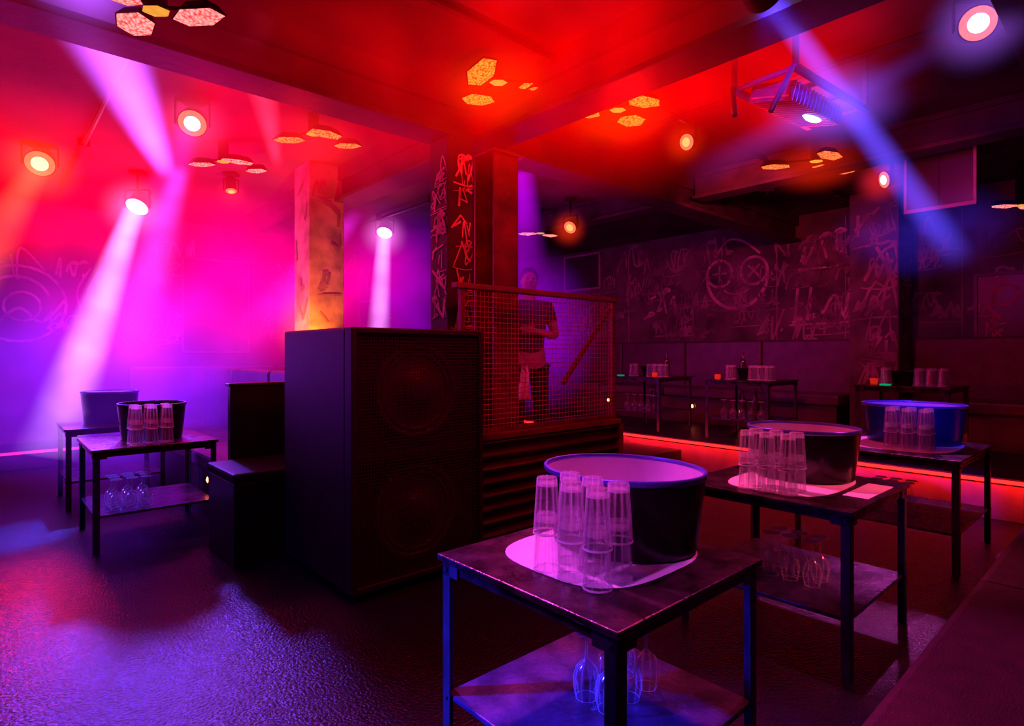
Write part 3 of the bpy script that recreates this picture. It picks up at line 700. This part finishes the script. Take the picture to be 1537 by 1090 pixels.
# small shielded uplight standing behind the speaker, washing the pillar
UL=G(2.02,4.72,1.12)
r=root('uplight',G(2.02,4.72,0),TH,'slim black stand uplight washing the pillar orange','lamp')
bm=bmesh.new(); addcyl(bm,(0,0,0),(0,0,.02),.06,seg=20); addcyl(bm,(0,0,.02),(0,0,.98),.01,seg=8); mk('stand',bm,mFix,parent=r)
bm=bmesh.new(); lathe(bm,[(.001,.98),(.03,.98),(.035,1.06),(.032,1.06),(.028,1.0),(.001,1.0)],20); mk('housing',bm,mFix,parent=r)
bm=bmesh.new(); lathe(bm,[(.027,1.04),(.001,1.045)],20); mk('lens',bm,emat('uplight_lens_amber',(1,.35,.05),4),parent=r)

# ------------------------------------------------------------ haze and beams: emissive volumes stand in for light in smoke
def beam(p0,p1,r0,r1,c,s,label,power=1.,namp=.4,soft=1.5,fadein=0):
    p0=Vector(p0);p1=Vector(p1); d=p1-p0; L=d.length
    bm=bmesh.new(); bmesh.ops.create_cone(bm,cap_ends=True,segments=24,radius1=r0,radius2=r1,depth=L,matrix=Matrix.Translation((0,0,L/2)))
    o=mk('light_beam',bm,volmat('haze_beam',c,s,'beam',L,r0,r1,power,2.5,namp,soft,fadein),loc=p0)
    o.rotation_mode='QUATERNION'; o.rotation_quaternion=d.to_track_quat('Z','Y')
    tag(o,label,'light beam'); o['kind']='stuff'; return o
beam((-3.50,5.45,2.53),(-3.75,4.75,.35),.10,.27,(.68,.25,1),20,'violet white beam of light through haze',.6)
beam((-1.58,7.26,2.66),(-1.63,7.0,.7),.10,.19,(.75,.28,1),15,'narrow violet beam of light through haze',.9)
beam((-3.83,4.76,2.71),(-4.35,4.4,1.25),.10,.30,(1,.10,.04),8,'red orange beam of light through haze',.9)
beam((-2.75,4.7,2.62),(-1.66,2.15,2.74),.09,.26,(.42,.08,1),19,'lavender beam of light crossing the ceiling haze',.15,.2,2.4,.25)
beam((-2.17,3.92,2.70),(-3.1,4.7,1.3),.10,.34,(1,.02,.55),5,'magenta beam of light through haze',.8)
beam((-1.6,6.2,2.7),(-2.9,5.6,.9),.10,.36,(.7,.02,.9),4,'soft violet beam of light through haze',.7,fadein=.1)
beam((-2.55,4.55,2.66),(-3.35,4.95,1.0),.08,.34,(.5,.06,1),9,'violet beam of light through haze',.7,fadein=.05,soft=2.)
beam((1.05,2.36,2.60),(3.85,5.05,2.0),.055,.17,(.10,.06,1),9,'deep blue beam of light through haze',.7,.0,2.0)
beam((2.22,2.7,2.77),(2.42,2.42,2.87),.08,.13,(.12,.08,1),4,'short blue beam of light',1.)
beam((2.15,2.9,2.72),(1.1,3.7,2.28),.08,.16,(.10,.06,1),4,'blue beam of light grazing the bracket',1.,.0,2.5,.5)
beam((.08,5.2,2.8),(.1,5.2,1.5),.14,.34,(.55,0,.9),5,'soft violet shaft of light',1.)
beam((-1.95,4.9,2.75),(-1.3,2.9,2.85),.05,.14,(1,.03,.1),8,'red beam of light crossing the ceiling haze',.2,fadein=.2)
def hazebox(x0,x1,y0,y1,z0,z1,blobs,nsc,namp,label):
    c=Vector(((x0+x1)/2,(y0+y1)/2,(z0+z1)/2)); bm=bmesh.new(); addbox(bm,x0-c.x,x1-c.x,y0-c.y,y1-c.y,z0-c.z,z1-c.z,0)
    bl=[(tuple(Vector(b[0])-c),b[1],b[2],b[3]) for b in blobs]
    o=mk('haze',bm,cloudmat('haze_glow_cloud',bl,nsc,namp),loc=c); tag(o,label,'haze'); o['kind']='stuff'; return o
hazebox(-5.9,-.45,3.05,8.0,.02,2.89,[
 ((-3.1,6.2,2.0),(2.4,1.8,1.3),(1,0,.20),.52),
 ((-3.8,4.6,2.6),(2.0,1.6,.85),(1,0,.004),.85),
 ((-3.7,5.4,1.05),(1.7,1.5,1.15),(.24,.01,1),.75),
 ((-2.0,5.9,1.8),(1.5,1.2,1.2),(.8,0,.25),.34),
 ((-1.3,6.7,2.0),(.9,.8,1.1),(.4,0,.9),.45)],1.1,.9,'thick theatrical haze, self-glowing red, magenta and violet')
hazebox(-3.0,2.6,1.55,5.3,1.95,2.885,[
 ((.45,3.2,2.8),(1.9,1.3,.75),(1,0,0),.75),
 ((-1.9,2.5,2.6),(1.0,.9,.45),(1,0,.06),.30),
 ((-1.0,3.1,2.6),(1.3,.9,.5),(1,0,.01),.28),
 ((-1.6,4.1,2.7),(1.4,1.1,.75),(1,0,.02),.5)],1.7,.9,'self-glowing red theatrical haze under the ceiling')
hazebox(-.4,.9,5.3,6.5,.6,2.5,[((.25,5.9,1.4),(.65,.55,.9),(.35,0,.8),.9)],1.5,.6,'self-glowing violet haze behind the cage')
def haze(c,rad,color,s,label,nsc=1.9,namp=.85,bpow=1.6):
    bm=bmesh.new(); bmesh.ops.create_icosphere(bm,subdivisions=3,radius=1)
    o=mk('haze',bm,volmat('haze_glow',color,s,'ball',nsc=nsc,namp=namp,bpow=bpow),loc=c); o.scale=rad
    tag(o,label,'haze'); o['kind']='stuff'; return o
haze((3.2,4.6,2.15),(.7,.6,.4),(.08,.03,1),.2,'self-glowing blue haze')
haze((1.7,3.1,2.5),(.42,.34,.26),(.12,.08,1),2.6,'self-glowing blue haze around the bracket hotspot',namp=0,bpow=3)
haze(G(2.05,4.95,1.45),(.28,.28,.45),(1,.12,.01),2.0,'orange glow of haze above the uplight',namp=0,bpow=2.5)
for s in SP:
    if s[6]:
        p=Vector(s[0])+Vector(s[1]).normalized()*.05
        haze(p,(s[5]*3.6,)*3,s[6],2.6,'glow of haze around the spotlight lens',namp=0,bpow=3.5)
for q_ in PT[:4]:
    if q_[4]: haze(Vector(q_[0])+Vector((0,0,-.03)),(.46,.42,.24),q_[4],1.4,'red glow of haze around the ceiling lamp',namp=0,bpow=2.5)

# ------------------------------------------------------------ person
def skinobj(name,verts,edges,m,parent=None,sub=2):
    me=bpy.data.meshes.new(name); me.from_pydata([v[0] for v in verts],edges,[]); me.materials.append(m)
    o=bpy.data.objects.new(name,me); col.objects.link(o)
    md=o.modifiers.new('skin','SKIN'); md.use_smooth_shade=True
    sv=me.skin_vertices[0].data
    for i,v in enumerate(verts): sv[i].radius=v[1]
    sv[0].use_root=True
    s=o.modifiers.new('sub','SUBSURF'); s.levels=sub; s.render_levels=sub
    if parent: o.parent=parent
    return o
V=[];E=[]
def av(p,r,par=None):
    V.append((p,(r,r) if not isinstance(r,tuple) else r)); 
    if par is not None: E.append((par,len(V)-1))
    return len(V)-1
pel=av((0,0,.96),(.15,.11)); sp=av((0,.01,1.14),(.135,.10),pel); chv=av((0,.0,1.36),(.165,.115),sp); nb=av((0,0,1.48),(.07,.07),chv)
nk=av((0,-.01,1.54),(.055,.055),nb); hj=av((0,-.025,1.60),(.062,.075),nk); hm=av((0,-.01,1.67),(.074,.092),hj); ht=av((0,0,1.74),(.062,.075),hm)
av((0,-.122,1.645),(.011,.014),hm)
av((.08,0,1.655),(.009,.018),hm); av((-.08,0,1.655),(.009,.018),hm)
for s in (-1,1):
    hp=av((s*.09,0,.88),(.09,.095),pel); kn=av((s*.11,-.01,.5),(.058,.06),hp); cf=av((s*.115,.015,.34),(.055,.058),kn); an=av((s*.115,.01,.09),(.038,.042),cf); av((s*.13,-.15,.045),(.04,.03),an)
    sh=av((s*.17,0,1.42),(.065,.06),chv)
    if s>0:
        el=av((.25,.0,1.16),(.042,.042),sh); fa=av((.16,-.13,1.16),(.038,.036),el); wr_=av((.04,-.19,1.19),(.026,.022),fa); pm=av((-.03,-.2,1.205),(.022,.038),wr_)
        base=Vector((-.05,-.205,1.21)); dirs=[((-.055,.0,.028),.009),((-.065,.0,.01),.009),((-.06,.0,-.01),.009),((-.048,.0,-.028),.008)]
        for d,rd in dirs:
            k=av(tuple(base+Vector((0,0,d[2]*.9))),(rd,rd),pm); k2=av(tuple(base+Vector((d[0]*.6,0,d[2]))),(rd,rd),k); av(tuple(base+Vector((d[0],.02,d[2]))),(rd*.85,rd*.85),k2)
        k=av((0,-.21,1.24),(.01,.01),pm); av((-.02,-.215,1.265),(.009,.009),k)
    else:
        el=av((-.24,.01,1.17),(.042,.042),sh); fa=av((-.19,-.09,1.05),(.036,.036),el); wr_=av((-.12,-.17,.96),(.024,.026),fa); pm=av((-.10,-.2,.915),(.02,.036),wr_)
        for k0 in range(4):
            yy=-.23+.02*k0; k=av((-.10,yy,.885),(.009,.009),pm); k2=av((-.09,yy-.004,.855),(.009,.009),k); av((-.07,yy,.845),(.008,.008),k2)
        k=av((-.082,-.235,.915),(.01,.01),pm); av((-.07,-.245,.885),(.009,.009),k)
RZ=math.radians(10)
pr=root('person',G(3.70,3.88,.2),RZ,'person in black t-shirt, one arm across chest, holding a white towel','person')
body=skinobj('body',V,E,mSkin,pr)
V=[];E=[]
pel=av((0,0,.94),(.165,.125)); sp=av((0,.01,1.14),(.148,.112),pel); chv=av((0,.0,1.36),(.178,.128),sp); av((0,0,1.475),(.08,.08),chv)
for s in (-1,1):
    sh=av((s*.175,0,1.42),(.076,.072),chv); av((s*.222,.01,1.25),(.062,.06),sh)
skinobj('tshirt',V,E,mShirt,pr)
V=[];E=[]
pel=av((0,0,.96),(.16,.12))
for s in (-1,1):
    hp=av((s*.09,0,.86),(.1,.105),pel); kn=av((s*.11,-.01,.5),(.072,.075),hp); av((s*.115,.01,.12),(.06,.065),kn)
skinobj('trousers',V,E,mBlack,pr)
for s in (-1,1):
    bm=bmesh.new(); addbox(bm,s*.12-.045,s*.12+.045,-.19,.07,0,.09,.03); mk('shoe',bm,mBlack,parent=pr,smooth=True)
bm=bmesh.new(); bmesh.ops.create_uvsphere(bm,u_segments=24,v_segments=18,radius=1)
bmesh.ops.delete(bm,geom=[v for v in bm.verts if v.co.z<-.45 or (v.co.y<-.45 and v.co.z<.45)],context='VERTS')
for v in bm.verts: v.co=Vector((v.co.x*.086,v.co.y*.108+.008,1.69+v.co.z*.098))
mk('hair',bm,mHair,parent=pr,smooth=True)
for sx in (-1,1):
    bm=bmesh.new()
    mt=Matrix.Translation((sx*.028,-.094,1.668)); bmesh.ops.create_uvsphere(bm,u_segments=8,v_segments=6,radius=.009,matrix=mt)
    mk('eye',bm,mHair,parent=pr)
bm=bmesh.new(); addbox(bm,-.02,.02,-.1,-.085,1.605,1.612,.003); mk('mouth',bm,mat('lips',(.3,.1,.09),.5),parent=pr)
tb=bmesh.new(); nx,nz=10,16; grid=[]
for j in range(nz+1):
    row=[]
    for i in range(nx+1):
        u=i/nx-.5; w=.04+.07*(j/nz)**.6
        row.append(tb.verts.new((u*w,.018*math.sin(u*14+j*.2)*(.4+j/nz),-.30*j/nz)))
    grid.append(row)
for j in range(nz):
    for i in range(nx): tb.faces.new((grid[j][i],grid[j][i+1],grid[j+1][i+1],grid[j+1][i]))
pm_w=Matrix.Translation(pr.location)@Matrix.Rotation(RZ,4,'Z')@Vector((-.085,-.225,.89))
tw=mk('towel',tb,mTowel,loc=pm_w,smooth=True); sm=tw.modifiers.new('sol','SOLIDIFY'); sm.thickness=.006
tag(tw,'white towel hanging from the hand of the person','towel')

# ------------------------------------------------------------ lights
def point(p,c,e,r=.08,name='point_lamp'):
    l=bpy.data.lights.new(name,'POINT'); l.color=c; l.energy=e; l.shadow_soft_size=r
    o=bpy.data.objects.new(name,l); o.location=p; col.objects.link(o); return o
def spot(p,tgt,c,e,ang=40,blend=.6,r=.05,name='spot_lamp'):
    l=bpy.data.lights.new(name,'SPOT'); l.color=c; l.energy=e; l.spot_size=math.radians(ang); l.spot_blend=blend; l.shadow_soft_size=r
    o=bpy.data.objects.new(name,l); o.location=p; o.rotation_euler=(Vector(tgt)-Vector(p)).to_track_quat('-Z','Y').to_euler(); col.objects.link(o); return o
RED=(1,.004,.006); MAG=(1,.01,.5); VIO=(.35,.02,1); BLU=(.03,.02,1); ORG=(1,.24,.02)
point((0,2.9,2.4),RED,34); point((-1.4,3.9,2.3),RED,14); point((.65,3.3,2.35),RED,16); point((2.1,4.2,2.35),RED,9)
point((-2.6,4.9,2.2),(1,.005,.12),24); point((-.2,1.4,2.5),RED,6)
point((-3.2,6.0,1.9),MAG,22,.3); point((-4.0,5.4,1.2),VIO,34,.3); point((-1.9,6.4,1.7),(1,.01,.4),12,.3); point((.2,6.2,2.2),(.8,.01,.6),8,.2)
spot(UL,G(2.16,5.06,1.62),ORG,90,70,.9,.03)
spot(G(1.86,5.2,1.14),G(2.135,5.2,1.6),ORG,40,80,.9,.03)
spot((-2.2,4.2,2.3),(-1.75,5.3,1.9),(1,.01,.05),22,40,.9)
spot((1.6,4.2,2.5),G(7.5,3.6,2.0),(1,.03,.12),150,68)
spot((2.6,3.6,2.5),G(7.5,1.4,1.7),(1,.02,.08),20,70)
# front table
spot((-.9,2.9,2.6),(.32,1.65,.7),(1,.06,.85),360,34,.5)
spot((1.5,2.6,2.6),(.45,1.7,.75),(1,.03,.3),90,34,.5)
spot((-.9,.5,2.4),(.2,1.5,.75),(.85,.08,1),110,18,.6)
spot((-2.6,1.5,1.9),(-.02,1.62,.22),BLU,3200,13,.7)
spot((-2.4,1.2,2.2),(.1,1.6,.4),BLU,120,30,.6)
spot((.35,2.9,1.6),(.35,1.75,.3),(1,.05,.2),60,40,.6)
spot((-2.8,1.6,2.3),(-1.1,3.0,.6),(.05,.02,1),50,38,.7)
# unseen lamps added for light pools at the left
spot((-4.05,6.5,2.6),(-1.42,2.2,0),(.16,.05,1),1500,18,.95,.15)
spot((-4.2,6.0,2.6),(-3.25,3.9,0),(.03,.05,1),900,12,.9)
spot((-5.1,6.2,1.5),(-2.3,2.78,0),(1,.01,.03),260,9,1.,.15)
spot((-2.6,2.6,2.5),(-3.0,3.6,0),BLU,90,40,.9)
spot((-2.9,3.3,2.5),(-2.3,4.1,.6),(.95,.04,.4),200,32,.6)
spot((-4.6,3.0,1.6),(-2.4,4.1,.25),(.12,.04,1),450,24,.6)
spot((-3.4,4.6,2.6),(-2.3,5.0,.5),(.5,.05,1),230,46,.8)
# tables 2,3
spot((.2,3.6,2.5),(1.2,2.58,.72),(1,.07,.38),300,24,.7)
spot((2.9,1.7,2.6),(1.55,2.62,.65),(1,.06,.3),110,24,.6)  # added lamp, brightens the card in the tub's shadow
spot((1.9,2.4,2.5),(2.75,3.95,.8),BLU,300,20,.5)
spot((3.4,5.2,2.6),(2.5,3.75,.7),(.9,.08,.75),220,30,.6)
spot((3.0,2.4,2.5),(1.9,1.6,.4),RED,12,50,.6)
spot((3.3,2.6,1.5),(1.25,2.75,.3),(1,.06,.1),200,22,.6)
spot((1.0,2.3,2.55),(2.0,3.6,2.75),BLU,60,50,.6)
spot((.3,1.2,2.5),(-.3,3.0,.9),(1,.01,.06),24,50,.8)
spot((1.2,2.2,2.5),(.5,3.9,1.0),(1,.01,.03),50,36,.7)
spot((.9,4.6,1.6),(.3,5.3,1.2),(1,.02,.5),8,50,.7)
spot((1.6,4.4,2.5),G(6.05,3.2,.9),(1,.06,.3),80,50,.7)
l=bpy.data.lights.new('led_strip_lamp','AREA'); l.shape='RECTANGLE'; l.size=8.5; l.size_y=.04; l.energy=26; l.color=(1,.012,.008)
o=bpy.data.objects.new('led_strip_lamp',l); col.objects.link(o); o.location=G(5.33,2.8,.30)
X=Vector((-S,C,0)); Zn=-Vector((C*.75,S*.75,-.66)).normalized(); Y=Zn.cross(X).normalized()
o.rotation_euler=Matrix((X,Y,Zn)).transposed().to_euler()

w=bpy.data.worlds.new('world'); scene.world=w; w.use_nodes=True
w.node_tree.nodes['Background'].inputs[0].default_value=(.25,.01,.1,1); w.node_tree.nodes['Background'].inputs[1].default_value=.005

cam=bpy.data.cameras.new('camera'); co=bpy.data.objects.new('camera',cam); col.objects.link(co)
cam.sensor_width=36; cam.lens=883/1537*36; cam.shift_y=-15/1537; cam.clip_start=.05
co.location=(0,0,1.2); co.rotation_euler=(math.pi/2,0,0)
scene.camera=co
